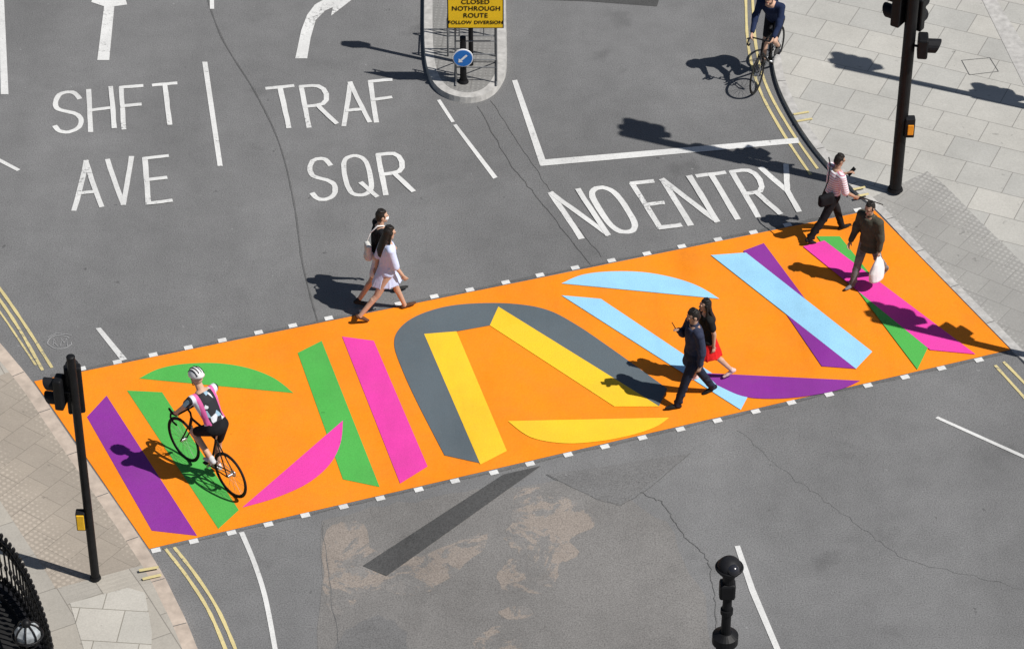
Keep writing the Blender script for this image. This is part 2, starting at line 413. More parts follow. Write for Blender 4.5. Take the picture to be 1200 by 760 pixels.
LET = {
 'S': [SL],
 'H': [[(0, 0), (0, 1)], [(0, .5), (1, .5)], [(1, 0), (1, 1)]],
 'F': [[(0, 0), (0, 1)], [(0, 1), (1, 1)], [(0, .54), (.85, .54)]],
 'T': [[(0, 1), (1, 1)], [(.5, 1), (.5, 0)]],
 'A': [[(0, 0), (.5, 1)], [(.5, 1), (1, 0)], [(.2, .33), (.8, .33)]],
 'V': [[(0, 1), (.5, 0)], [(.5, 0), (1, 1)]],
 'E': [[(0, 0), (0, 1)], [(0, 1), (1, 1)], [(0, .52), (.85, .52)], [(0, 0), (1, 0)]],
 'R': [[(0, 0), (0, 1)], [(0, 1), (.45, 1), (.72, .98), (.9, .90), (.97, .76), (.9, .61), (.72, .52), (.45, .5), (0, .5)], [(.5, .5), (1, 0)]],
 'N': [[(0, 0), (0, 1)], [(0, 1), (1, 0)], [(1, 0), (1, 1)]],
 'O': [OV], 'Q': [OV, [(.6, .3), (1.08, -.08)]],
 'Y': [[(0, 1), (.5, .45)], [(1, 1), (.5, .45)], [(.5, .45), (.5, 0)]],
}
def letter(ch, q, w):
    for si, st in enumerate(LET[ch]):
        closed = st is OV
        pts = st
        if ch == 'S': pts = [(p.x, p.y) for p in cat([(*p, 0) for p in st], 3)]
        if closed: pts = [(p.x, p.y) for p in cat([(*p, 0) for p in st], 3, True)]
        if len(st) == 2: pts = [tuple(Vector(st[0]).lerp(Vector(st[1]), k/5)) for k in range(6)]
        wp = []
        for x, y in pts:
            t = Vector(q[0]).lerp(Vector(q[1]), x); b = Vector(q[3]).lerp(Vector(q[2]), x); p = b.lerp(t, y)
            wp.append(G(p.x+random.uniform(-.25, .25), p.y+random.uniform(-.2, .2)).xy)
        ribbon(bm, wp, w*random.uniform(.94, 1.06), .008+.003*si, closed=closed, jit=.06, ext=0 if closed else w*.35)
def word(letters, w):
    for ch, tl, tr, br, bl in letters: letter(ch, (tl, tr, br, bl), w)
word([('S', (64, 110), (93, 107), (97, 153), (64, 157)), ('H', (104, 106), (130, 103), (134, 150), (106, 154)),
      ('F', (142, 103), (166, 101), (170, 148), (145, 151)), ('T', (180, 100), (206, 98), (211, 144), (187, 148)),
      ('A', (88, 190), (114, 189), (119, 242), (87, 246)), ('V', (126, 188), (154, 185), (160, 238), (129, 241)),
      ('E', (170, 186), (196, 183), (200, 236), (174, 239)),
      ('T', (313, 104), (343, 101), (352, 148), (325, 151)), ('R', (353, 102), (380, 100), (394, 145), (362, 149)),
      ('A', (397, 98), (424, 97), (433, 143), (403, 147)), ('F', (434, 96), (458, 94), (465, 138), (441, 143)),
      ('S', (361, 188), (386, 185), (396, 232), (367, 236)), ('Q', (400, 184), (428, 182), (438, 227), (410, 231)),
      ('R', (443, 182), (468, 179), (484, 224), (452, 228))], .082)
def ne(x, y):
    t = Vector((646, 227)).lerp(Vector((921, 194)), x); b = Vector((681, 279)).lerp(Vector((950, 246)), x); p = b.lerp(t, y); return (p.x, p.y)
for ch, a, b in (('N', 0, .115), ('O', .150, .258), ('E', .345, .43), ('N', .475, .59), ('T', .625, .735), ('R', .770, .865), ('Y', .895, 1.0)):
    letter(ch, (ne(a, 1), ne(b, 1), ne(b, 0), ne(a, 0)), .092)
sheet('road_markings', bm, [M['white']])
bm = bmesh.new()
gribbon(bm, [(70+14*math.cos(a)+random.uniform(-1, 1), 401+8*math.sin(a)) for a in [i*2*math.pi/20 for i in range(19)]], .012, .008)
gribbon(bm, [(62, 405), (63, 397), (65, 401), (68, 397), (64, 402), (68, 406)], .010, .0095)
gribbon(bm, [(71, 406), (72, 397), (75, 402), (78, 397), (79, 406)], .010, .011)
gribbon(bm, [(56, 396), (66, 391), (84, 393)], .010, .0125)
sheet('sprayed_survey_mark', bm, [M['faint']])
bm = bmesh.new()
def yl(px, z=.008, w=.046): gribbon(bm, [(p.x, p.y) for p in cat([(*q, 0) for q in px], 6)], w, z, jit=.15)
yl([(872, -60), (874, 0), (877, 55), (890, 105), (918, 157), (950, 205)])
yl([(881, -60), (882, 0), (886, 55), (899, 103), (926, 152), (958, 198)])
yl([(-40, 290), (-5, 332), (30, 382), (61, 431)]); yl([(-40, 302), (-5, 345), (24, 388), (50, 434)])
yl([(-40, 310), (-10, 352), (10, 380), (42, 428)], w=.03)
yl([(194, 643), (221, 678), (247, 720), (272, 780)]); yl([(204, 641), (232, 677), (258, 719), (284, 780)])
yl([(1166, 428), (1195, 460), (1240, 510)]); yl([(1176, 424), (1206, 455), (1250, 505)])
sheet('double_yellow_lines', bm, [M['yellow_line']])

# ---------------------------------------------------------------- pavements
def pavement(name, edge, far, side, mslab, mtac, mkerb, kw=.15, rw=1.45, top=PZ-.012):
    P = cat([(u, v, h*1000) for u, v, h in edge], 6)
    E = [(G(p.x, p.y), max(.004, min(top, p.z/1000))) for p in P]
    n = len(E); N = []
    for i in range(n):
        a = E[max(0, i-1)][0]; b = E[min(n-1, i+1)][0]; t = (b-a).normalized(); N.append(Vector((-t.y, t.x, 0))*side)
    kb = bmesh.new(); sb = bmesh.new()
    def v(b, i, off, z): p = E[i][0]+N[i]*off; return b.verts.new((p.x, p.y, z))
    for i in range(n-1):
        z0, z1 = E[i][1]+.012, E[i+1][1]+.012
        kb.faces.new((v(kb, i, 0, -.01), v(kb, i+1, 0, -.01), v(kb, i+1, .012, z1), v(kb, i, .012, z0)))
        kb.faces.new((v(kb, i, .012, z0), v(kb, i+1, .012, z1), v(kb, i+1, kw, z1), v(kb, i, kw, z0)))
        f = sb.faces.new((v(sb, i, kw, z0), v(sb, i+1, kw, z1), v(sb, i+1, kw+rw, top+.012), v(sb, i, kw+rw, top+.012)))
        f.material_index = 1 if max(E[i][1], E[i+1][1]) < .03 else 0
    outer = [E[i][0]+N[i]*(kw+rw) for i in range(n)]
    pts = [Vector((p.x, p.y, top+.012)) for p in outer]+[Vector((x, y, top+.012)) for x, y in far]
    poly(sb, pts, 0)
    jb = bmesh.new(); acc = 0
    for i in range(n-1):
        acc += (E[i+1][0]-E[i][0]).length
        if acc > .9:
            acc = 0; a = E[i][0]+N[i]*.02; b = E[i][0]+N[i]*kw; z = E[i][1]+.0145
            ribbon(jb, [a.xy, b.xy], .012, z)
    sheet(name+'_kerb_joints', jb, [M['seam']])
    sheet(name+'_kerb', kb, [mkerb]); sheet(name, sb, [mslab, mtac])
redge = [(975, -260, .11), (945, -150, .11), (922, -60, .11), (912, 0, .11), (905, 40, .11), (905, 78, .11), (914, 112, .11), (936, 153, .11), (966, 193, .11), (1000, 226, .05), (1027, 248, .004), (1060, 283, .004), (1100, 324, .004),
         (1140, 365, .004), (1184, 410, .004), (1215, 442, .05), (1260, 495, .11), (1340, 590, .11), (1480, 760, .11)]
pavement('pavement', redge, [(30, -10), (45, 0), (45, 60), (10, 60)], 1, M['slab'], M['tactile'], M['kerb'], rw=1.1)
ledge = [(-200, 140, .11), (-120, 260, .11), (-60, 335, .11), (-20, 383, .11), (12, 418, .06), (39, 448, .004), (72, 496, .004), (106, 545, .004), (140, 594, .004), (174, 644, .004), (190, 672, .05),
         (206, 704, .11), (224, 742, .11), (245, 800, .11), (262, 870, .11)]
pavement('old_pavement', ledge, [(-8, -20), (-30, -20), (-40, 0), (-30, 15)], -1, M['slab2'], M['tactile2'], M['kerb2'], .2, 1.2)
def gz(px, z): return [Vector((*G(u, v, z).xy, z)) for u, v in px]
bm = bmesh.new()
poly(bm, gz([(82, 706), (150, 688), (170, 694), (178, 740), (176, 800), (110, 800)], PZ+.005))
sheet('pale_slab_area', bm, [M['palestone']])
bm = bmesh.new()
poly(bm, gz([(1148, -6), (1164, -6), (1215, 76), (1200, 100)], PZ+.005)); sheet('pale_stone_strip', bm, [M['kerb']])
bm = bmesh.new()
ribbon(bm, [G(u, v, PZ).xy for u, v in [(1127, 71), (1160, 68), (1170, 84), (1136, 88)]], .012, PZ+.005, closed=True)
sheet('manhole_frame', bm, [M['seam']])
bm = bmesh.new()
for (a, b) in (((930, 134), (948, 131)), ((934, 142), (952, 139)), ((1000, 222), (1014, 219)), ((1004, 230), (1018, 227)), ((163, 668), (186, 664)), ((167, 678), (189, 673))):
    ribbon(bm, [G(*a, PZ+.01).xy, G(*b, PZ+.01).xy], .05, PZ+.012)
sheet('kerb_ticks', bm, [M['yellow_line']])

# refuge island
isl = [(497, -120), (496, 0), (496, 50), (499, 82), (508, 104), (526, 117), (552, 121), (575, 114), (589, 98), (594, 75), (593, 0), (592, -120)]
ip = [(p.x, p.y) for p in cat([(*q, 0) for q in isl], 4)]
bm = bmesh.new(); base = [G(u, v) for u, v in ip]
def inset(pts, d):
    o = []
    for i in range(len(pts)):
        a = pts[max(0, i-1)]; b = pts[min(len(pts)-1, i+1)]; t = (b-a).normalized(); o.append(pts[i]+Vector((-t.y, t.x, 0))*d)
    return o
i1 = inset(base, .02); i2 = inset(base, .16)
def strip(bm, A, za, B, zb):
    for i in range(len(A)-1):
        bm.faces.new([bm.verts.new((p.x, p.y, z)) for p, z in ((A[i], za), (A[i+1], za), (B[i+1], zb), (B[i], zb))])
strip(bm, base, -.01, i1, .10); strip(bm, i1, .10, i2, .102)
sheet('refuge_island_kerb', bm, [M['kerb']])
bm = bmesh.new(); poly(bm, [Vector((p.x, p.y, .101)) for p in i2]); sheet('refuge_island_paving', bm, [slabs('island_blister_paving', (.34, .335, .32), (.31, .305, .29), (.22, .21, .20), 5, .4, .4, True, .006)])
IZ = .101
bm = bmesh.new(); poly(bm, gz([(-60, 700), (8, 706), (34, 735), (58, 785), (76, 850), (-60, 850)], PZ+.006)); sheet('lightwell_shade_sheet', bm, [M['void']])  # flat sheet at pavement level, its black painted for the lightwell's deep shade

# ---------------------------------------------------------------- street furniture
SIGG = 'traffic signals around the crossing'
def signal_head(parent, at, yaw, n=3, w=.26, pitch=.29, board=False):
    R = Matrix.Rotation(yaw, 3, 'Z'); h = pitch*n+.03; C = Vector(at); k_ = pitch/.29
    b = bmesh.new(); box(b, C, (w, .13*k_+.02, h), R, .025)
    if n == 3 and board: box(b, C, (w+.12, .012, h+.1), R, .004)
    hd = frombm('signal_head', b, M['black'], parent)
    for i in range(n):
        z = (i-(n-1)/2)*pitch; c = C+R@Vector((0, .065*k_+.01, z))
        b = bmesh.new(); f = R@Vector((0, 1, 0)); u = R@Vector((1, 0, 0)); k = Vector((0, 0, 1)); S = 14
        rg = [[], [], [], []]
        for j in range(S+1):
            a = rad(-35)+rad(250)*j/S; dv = u*math.cos(a)+k*math.sin(a); L = (.14+.05*math.sin(a))*k_
            for q, (rr, ll) in zip(rg, ((.110, 0), (.110, L), (.102, L), (.102, 0))): q.append(b.verts.new(c+dv*rr*k_+f*ll))
        for j in range(S):
            for A, B in zip(rg, rg[1:]): b.faces.new((A[j], A[j+1], B[j+1], B[j]))
        frombm('visor', b, M['blackm'], hd)
        b = bmesh.new(); ell(b, c+f*.005, (.1*k_, .03, .1*k_), R, 16, 7); frombm('lens', b, M['lens_off'], hd, True)
    return hd
def bracket(parent, a, b_, r=.02):
    b = bmesh.new(); cap(b, a, b_, r, r); frombm('bracket', b, M['black'], parent, True)
def signal_base(label, loc, H, r):
    e = thing('traffic_signal', label, 'traffic light', loc, 0, 1, SIGG)
    b = bmesh.new(); cyl(b, (0, 0, 0), (0, 0, H), r, r*.96, 20); cyl(b, (0, 0, 0), (0, 0, .04), r*1.3, r*1.15, 20); ell(b, (0, 0, H), (r, r, r*.4))
    frombm('pole', b, M['black'], e, False)
    return e
L0 = G(112, 677, PZ); HL = ztop(L0, 418)-PZ
e = signal_base('slim black signal pole with yellow push button box on pavement', L0, HL, .058)
signal_head(e, (-.19, .02, HL-.58), rad(80), 2, .20, pitch=.22); bracket(e, (0, 0, HL-.58), (-.12, .02, HL-.58))
signal_head(e, (-.02, .13, HL-.62), rad(10), 3, .22, pitch=.235); bracket(e, (0, 0, HL-.4), (-.02, .1, HL-.4))
bb = bmesh.new(); box(bb, (-.10, -.02, 1.05), (.12, .11, .30), None, .015); bt = frombm('push_button_box', bb, M['blackm'], e)
bb = bmesh.new(); box(bb, (-.10, -.080, 1.05), (.10, .02, .25), None, .008); frombm('button_panel', bb, M['ybox'], bt)
R0 = G(1049, 222, PZ)
e = signal_base('tall thick black signal pole with several heads on stone slabs', R0, 5.85, .095)
signal_head(e, (-.17, .10, 3.42), rad(55), 3, .28); bracket(e, (0, 0, 3.3), (-.1, .08, 3.3))
signal_head(e, (.10, .16, 3.12), rad(-35), 2, .24, pitch=.26); bracket(e, (0, 0, 3.05), (.08, .1, 3.05))
signal_head(e, (.20, -.06, 2.68), rad(-95), 1, .28, pitch=.30); bracket(e, (0, 0, 2.66), (.12, -.04, 2.66))
signal_head(e, (-.06, .22, 5.3), rad(0), 3, .24); bracket(e, (0, 0, 5.2), (-.05, .14, 5.2))
bb = bmesh.new(); box(bb, (.12, -.06, 1.22), (.15, .13, .34), None, .015); bt = frombm('push_button_box', bb, M['blackm'], e)
bb = bmesh.new(); box(bb, (.13, -.13, 1.20), (.09, .02, .18), None, .008); frombm('button_panel', bb, M['obox'], bt)
for (u, v), H, hh in (((1262, 137), 5.3, (4.8,)), ((1331, 153), 3.5, (2.9,)), ((1243, 421), 3.6, (3.1, 2.4))):
    e = signal_base('black traffic signal pole on stone slabs', G(u, v, PZ), H, .07)
    for k, z in enumerate(hh): signal_head(e, (-.05+.28*k, .2-.2*k, z), rad(15-60*k), 3 if k == 0 else 2, .28)

PB = G(846, 812)
e = thing('signal_post', 'black round-headed post on a thick collared base beside the road', 'street post', PB)
zc = ztop(PB, 742); zg = ztop(PB, 664); zb = ztop(PB, 690)
bb = bmesh.new(); cyl(bb, (0, 0, 0), (0, 0, zc-.14), .12, .11, 20); cyl(bb, (0, 0, zc-.14), (0, 0, zc-.02), .165, .165, 24); cyl(bb, (0, 0, zc-.02), (0, 0, zc+.03), .165, .08, 24); frombm('collared_base', bb, M['black'], e)
bb = bmesh.new(); cyl(bb, (0, 0, zc+.031), (0, 0, zb-.12), .062, .058, 16); cyl(bb, (0, 0, zb-.40), (0, 0, zb-.33), .08, .08, 16); frombm('pole', bb, M['black'], e)
bb = bmesh.new(); box(bb, (-.01, 0, zb), (.20, .17, .24), None, .03); cyl(bb, (0, 0, zb+.1), (0, 0, zg), .07, .09); frombm('lamp_bracket', bb, M['black'], e)
bb = bmesh.new(); ell(bb, (0.0, 0, zg), (.155, .155, .14), None, 24, 13); gb = frombm('globe_housing', bb, M['blackm'], e, True)
bb = bmesh.new(); ell(bb, (0.04, -.10, zg+.04), (.08, .08, .08), None, 20, 11); frombm('lens', bb, M['lens_off'], gb, True)
bb = bmesh.new(); torus_yz(bb, (0, 0, 0), .160, .018)
for v_ in bb.verts: v_.co = Vector((v_.co.y, v_.co.z, v_.co.x+zg))
frombm('rim', bb, M['black'], gb, True)

P0 = G(543, 96, IZ)
e = thing('keep_left_post', 'black post with round blue arrow sign on the refuge island', 'road sign', P0)
zd = ztop(P0, 65)-IZ
bb = bmesh.new(); cyl(bb, (0, 0, 0), (0, 0, zd+.35), .055, .05, 18); cyl(bb, (0, 0, 0), (0, 0, .05), .09, .07, 18); frombm('pole', bb, M['black'], e)
bb = bmesh.new(); cyl(bb, (0, -.062, zd), (0, -.085, zd), .165, .165, 32); rm = frombm('sign_plate', bb, M['signwhite'], e)
bb = bmesh.new(); cyl(bb, (0, -.083, zd), (0, -.090, zd), .15, .15, 32); frombm('sign_face', bb, M['signblue'], rm)
bb = bmesh.new()
ar = [(-.075, -.075), (.0, -.068), (-.022, -.046), (.075, .05), (.05, .075), (-.046, -.022), (-.068, 0)]
vs = [bb.verts.new((x, -.095, zd+y)) for x, y in ar]
for tri in tessellate_polygon([[Vector((x, y, 0)) for x, y in ar]]): bb.faces.new([vs[i] for i in tri])
frombm('arrow', bb, M['signwhite'], rm)
e = thing('island_beacon_post', 'slim black post with small beacon unit behind the yellow sign', 'street post', G(552, 76, IZ))
bb = bmesh.new(); cyl(bb, (0, 0, 0), (0, 0, 2.85), .04, .04, 16); frombm('pole', bb, M['black'], e)
bb = bmesh.new(); box(bb, (0, .0, 2.65), (.34, .16, .30), None, .05); frombm('beacon_unit', bb, M['blackm'], e)
S0 = G(558, 97, IZ)
e = thing('road_closure_sign', 'yellow temporary road sign on tubular steel stand on refuge island', 'road sign', S0)
zs0 = ztop(S0+Vector((0, -.09, 0)), 33)-IZ; zs1 = zs0+.80
bb = bmesh.new(); box(bb, (0, -.09, (zs0+zs1)/2), (.90, .02, zs1-zs0), None, .006); pl = frombm('sign_plate', bb, M['black'], e)
bb = bmesh.new(); box(bb, (0, -.102, (zs0+zs1)/2), (.865, .006, zs1-zs0-.035)); frombm('sign_face', bb, M['signyel'], pl)
def text(s, size, loc, parent, mat, name='lettering'):
    cu = bpy.data.curves.new('t', 'FONT'); cu.body = s; cu.size = size; cu.align_x = 'CENTER'; cu.align_y = 'CENTER'; cu.offset = .002; cu.space_character = 1.06; cu.space_word = 1.3
    o = bpy.data.objects.new('t', cu); COL.objects.link(o); dg = bpy.context.evaluated_depsgraph_get()
    me = bpy.data.meshes.new_from_object(o.evaluated_get(dg)); bpy.data.objects.remove(o)
    me.transform(Matrix.Rotation(rad(90), 4, 'X')); me.materials.clear()
    q = newobj(name, me, parent, [mat]); q.location = loc; return q
for s, k, x, sz in (('CLOSED', .50, 0, .118), ('NO', .375, -.285, .116), ('THROUGH', .375, .105, .116), ('ROUTE', .245, 0, .118), ('FOLLOW DIVERSION', .115, 0, .088)):
    text(s, sz, (x, -.109, zs0+k), pl, M['black'])
bb = bmesh.new()
for x in (-.33, .33):
    cap(bb, (x, 0, 0.02), (x, 0, zs1-.05), .015, .015); cap(bb, (x, -.10, .02), (x, .65, .02), .015, .015); cap(bb, (x, .6, .02), (x, 0, .8), .011, .011)
for z in (.30, .55, .80): cap(bb, (-.33, .0, z), (.33, .0, z), .011, .011)
cap(bb, (-.33, .6, .05), (.33, .6, .05), .012, .012)
for z in (zs0+.1, zs1-.1): cap(bb, (-.33, -.0, z), (-.33, -.08, z), .012, .012); cap(bb, (.33, -.0, z), (.33, -.08, z), .012, .012)
frombm('stand', bb, M['galv'], e, True)
e = thing('guard_hoop', 'grey tubular steel guard hoop on the refuge island', 'barrier', G(535, 66, IZ))
bb = bmesh.new()
for yy in (-.0, .6):
    tubes(bb, [(-.14, yy, 0), (-.14, yy, .72), (-.10, yy, .8), (.60, yy, .8), (.64, yy, .72), (.64, yy, 0)], .016)
    tubes(bb, [(-.14, yy, .4), (.64, yy, .4)], .012)
    for x in (.05, .25, .45): tubes(bb, [(x, yy, .4), (x, yy, .8)], .010)
tubes(bb, [(-.14, 0, .6), (-.14, .6, .6)], .012); tubes(bb, [(.64, 0, .6), (.64, .6, .6)], .012)
frombm('frame', bb, M['galv'], e, True)

# ornate railing and lantern
bp = [(p.x, p.y) for p in cat([(-60, 690, 0), (-10, 693, 0), (12, 702, 0), (32, 728, 0), (50, 765, 0), (66, 812, 0), (74, 860, 0)], 7)]
rp = [G(u, v, PZ) for u, v in bp]
e = thing('railing', 'ornate black cast iron railing around a basement lightwell', 'railing', rp[14])
o0 = rp[14]; pts = [p-o0 for p in rp]
bb = bmesh.new()
for i in range(len(pts)-1): box(bb, (pts[i]+pts[i+1])/2+Vector((0, 0, .06)), ((pts[i+1]-pts[i]).length*1.06, .22, .12), Matrix.Rotation(math.atan2((pts[i+1]-pts[i]).y, (pts[i+1]-pts[i]).x), 3, 'Z'))
frombm('plinth', bb, M['blackm'], e)
for z, r in ((1.02, .025), (.22, .018), (.85, .014)):
    bb = bmesh.new(); tubes(bb, [p+Vector((0, 0, z)) for p in pts], r); frombm('rail', bb, M['black'], e, True)
bb = bmesh.new(); acc = 0; prev = pts[0]; bars = []
for p in pts[1:]:
    seg = (p-prev).length; k = acc
    while k < seg: bars.append(prev.lerp(p, k/seg)); k += .11
    acc = k-seg; prev = p
for i, p in enumerate(bars):
    cap(bb, p+Vector((0, 0, .1)), p+Vector((0, 0, 1.08)), .013, .013, seg=8, steps=2)
    ell(bb, p+Vector((0, 0, 1.12)), (.026, .026, .045), None, 8, 6)
    if i+1 < len(bars):
        q = (p+bars[i+1])/2
        ell(bb, q+Vector((0, 0, .935)), (.04, .04, .05), None, 8, 5)
        ell(bb, q+Vector((0, 0, .30)), (.035, .035, .06), None, 8, 5)
    ell(bb, p+Vector((0, 0, .55)), (.028, .028, .055), None, 8, 5)
frombm('balusters', bb, M['black'], e, True)
LB = G(47, 852, PZ); zl_ = ztop(LB, 742)-PZ
e = thing('lantern', 'grey frosted domed lantern with black frame beside the railing', 'street lamp', LB)
bb = bmesh.new(); cyl(bb, (0, 0, 0), (0, 0, zl_-.2), .045, .035); cyl(bb, (0, 0, zl_-.2), (0, 0, zl_-.14), .09, .14, 20); frombm('pole', bb, M['black'], e)
bb = bmesh.new(); ell(bb, (0, 0, zl_), (.17, .17, .16), None, 8, 6); frombm('glass', bb, M['glass'], e, False)
bb = bmesh.new()
for i in range(8):
    a = i*math.pi/4; tubes(bb, [(.176*math.sin(t)*math.cos(a), .176*math.sin(t)*math.sin(a), zl_+.165*math.cos(t)) for t in [j*math.pi/10 for j in range(1, 8)]], .012, 6)
tubes(bb, [(.182*math.cos(a), .182*math.sin(a), zl_-.02) for a in [j*math.pi/10 for j in range(21)]], .016, 6)
ell(bb, (0, 0, zl_+.17), (.06, .06, .06)); frombm('frame', bb, M['black'], e, True)

# ---------------------------------------------------------------- people
def ik(a, c, l1, l2, bend):
    d = c-a; L = min(d.length, (l1+l2)*.999); dn = d.normalized(); x = (l1*l1-l2*l2+L*L)/(2*L); h = math.sqrt(max(0, l1*l1-x*x))
    bnd = Vector(bend); bnd = (bnd-dn*bnd.dot(dn)).normalized(); return a+dn*x+bnd*h
TORSO = [(-.10, .09, .08), (-.05, .150, .105), (.0, .165, .115), (.08, .150, .107), (.15, .137, .10), (.25, .150, .110), (.36, .170, .115), (.44, .165, .102), (.50, .12, .078), (.54, .07, .06)]
def hand(bm, w, d, pn, s, curl):
    d, sd, nn = frame_of(d, pn.cross(d)); sd = d.cross(pn).normalized(); nn = sd.cross(d).normalized()
    cap(bm, w, w+d*.075, .022, .038, sd, .40, 12)
    for k, (o, L) in enumerate(((-.030, .066), (-.010, .076), (.011, .070), (.031, .056))):
        p = w+d*.095+sd*o; c1 = curl*.55; c2 = curl*1.2
        q = p+(d*math.cos(c1)+nn*math.sin(c1))*L*.5; r = q+(d*math.cos(c2)+nn*math.sin(c2))*L*.5
        cap(bm, p-d*.015, q, .0090, .0082, seg=8); cap(bm, q, r, .0082, .0072, seg=8)
    t0 = w+d*.025-sd*.028*s*1; t1 = t0+(d*.7-sd*.6*s+nn*.35).normalized()*.035; t2 = t1+(d*.9-sd*.1*s+nn*.4).normalized()*.03
    cap(bm, t0, t1, .012, .010, seg=8); cap(bm, t1, t2, .010, .0085, seg=8)

def person(label, loc, head_dir, height, p, name='person'):
    S = height/1.75; rz = math.atan2(-head_dir[0], head_dir[1])
    e = thing(name, label, 'person', loc, rz, S, p.get('group'))
    fem = p.get('fem', False); sw = .160 if fem else .188; lean = rad(p.get('lean', 4)); skin = SK[p.get('skin', 'a')]
    R = Matrix.Rotation(-lean, 3, 'X'); Rh2 = Matrix.Rotation(-lean*.5, 3, 'X'); TW = Matrix.Rotation(rad(p.get('twist', 0)), 3, 'Z')
    pel = Vector(p.get('pelvis', (0, 0, .93))); J = {}
    for s, k in ((-1, 'L'), (1, 'R')):
        hip = pel+Vector((s*.088, 0, -.01))
        if 'ankle'+k in p: an = Vector(p['ankle'+k]); kn = ik(hip, an, .43, .42, (s*.1, 1, .2)); fp = rad(p.get('footpitch', 10))
        else:
            a, kf, fp = [rad(x) for x in p['leg'+k]]
            kn = hip+Vector((0, math.sin(a), -math.cos(a)))*.43; an = kn+Vector((0, math.sin(a-kf), -math.cos(a-kf)))*.42
        F = Matrix.Rotation(-fp, 3, 'X')
        J[k] = [hip, kn, an, F]
    if 'ankleL' not in p:
        mz = min(min((J[k][2]+J[k][3]@Vector(q)).z for q in ((0, -.05, -.08), (0, .16, -.08))) for k in 'LR')
        sh = Vector((0, 0, -mz)); pel = pel+sh
        for k in 'LR': J[k][0] += sh; J[k][1] += sh; J[k][2] += sh
    def spine(h): return pel+(R if h > 0 else Rh2)@Vector((0, 0, h))
    def trings(z0, z1, inf, ws=1.0):
        o = []
        for h, w, d in TORSO:
            if h < z0-.001 or h > z1+.001: continue
            if fem: w = w*(1.02 if h < .05 else .88)
            RR = (R if h > 0 else Rh2)@(TW if h > .1 else Matrix.Identity(3))
            o.append((spine(h), RR@Vector((w*ws+inf, 0, 0)), RR@Vector((0, d+inf, 0))))
        return o
    nb = spine(.53); hc = nb+Rh2@Vector((0, .025, .172)); hy, hp = p.get('look', (0, 5)); RH = Matrix.Rotation(rad(hy), 3, 'Z')@Matrix.Rotation(-rad(hp), 3, 'X')
    A = {}
    for s, k in ((-1, 'L'), (1, 'R')):
        shd = pel+R@TW@Vector((s*sw, 0, .47))
        if 'wrist'+k in p: wr = Vector(p['wrist'+k]); el = ik(shd, wr, .285, .255, (s*.45, -.5, -.7)); wr = el+(wr-el).normalized()*.255
        else:
            a, ab, ef = [rad(x) for x in p['arm'+k]]
            el = shd+Vector((s*math.sin(ab), math.sin(a)*math.cos(ab), -math.cos(a)*math.cos(ab)))*.285
            wr = el+Vector((s*math.sin(ab)*.3, math.sin(a+ef), -math.cos(a+ef))).normalized()*.255
        A[k] = (shd, el, wr)
    b = bmesh.new(); loft(b, trings(-.10, .54, 0), 20)
    for s, k in ((-1, 'L'), (1, 'R')):
        hip, kn, an, F = J[k]; cap(b, hip, kn, .083, .054, Vector((1, 0, 0))); cap(b, kn, an, .052, .036)
        cap(b, kn.lerp(an, .22)+Vector((0, -.012, 0)), kn.lerp(an, .5), .047, .04)
        cap(b, an+F@Vector((0, -.035, -.045)), an+F@Vector((0, .10, -.055)), .034, .026, Vector((1, 0, 0)), 1); cap(b, an+F@Vector((0, .09, -.055)), an+F@Vector((0, .16, -.06)), .033, .024, Vector((1, 0, 0)), .6)
        cap(b, an, an+F@Vector((0, 0, -.04)), .036, .036)
        shd, el, wr = A[k]
        cap(b, pel+R@TW@Vector((s*.09, 0, .46)), shd, .06, .055); ar_ = .044 if fem else .050
        cap(b, shd, el, ar_, .039); cap(b, el, wr, .038, .026)
        d = (wr-el).normalized(); hand(b, wr, d, Vector((-s, .15, 0)) if d.z < -.5 else Vector((-s*.3, 0, -1)), s, .9)
    cap(b, nb-R@Vector((0, 0, .05)), hc-Vector((0, .01, .05)), .056, .05)
    def hp_(x, y, z): return hc+RH@Vector((x, y, z))
    ell(b, hc+RH@Vector((0, -.008, .018)), (.076, .094, .100), RH); ell(b, hp_(0, .022, -.045), (.056, .064, .072), RH)
    cap(b, hp_(0, .083, .018), hp_(0, .104, -.018), .009, .015); ell(b, hp_(0, .072, -.095), (.024, .022, .02), RH)
    for s in (-1, 1):
        ell(b, hp_(s*.076, -.005, -.005), (.010, .02, .032), RH, 10, 7); ell(b, hp_(s*.033, .076, .03), (.026, .014, .010), RH, 10, 6)
    cap(b, hp_(-.02, .078, -.052), hp_(.02, .078, -.052), .009, .009)
    body = fuse('body', b, .0065, skin, e, 2)
    for s in (-1, 1):
        b = bmesh.new(); ell(b, hp_(s*.031, .085, .012), (.013, .008, .008), RH, 10, 6); frombm('eye', b, M['eye'], body, True)
    b = bmesh.new(); cap(b, hp_(-.016, .0875, -.054), hp_(.016, .0875, -.054), .006, .006); frombm('mouth', b, M['lip'], body, True)
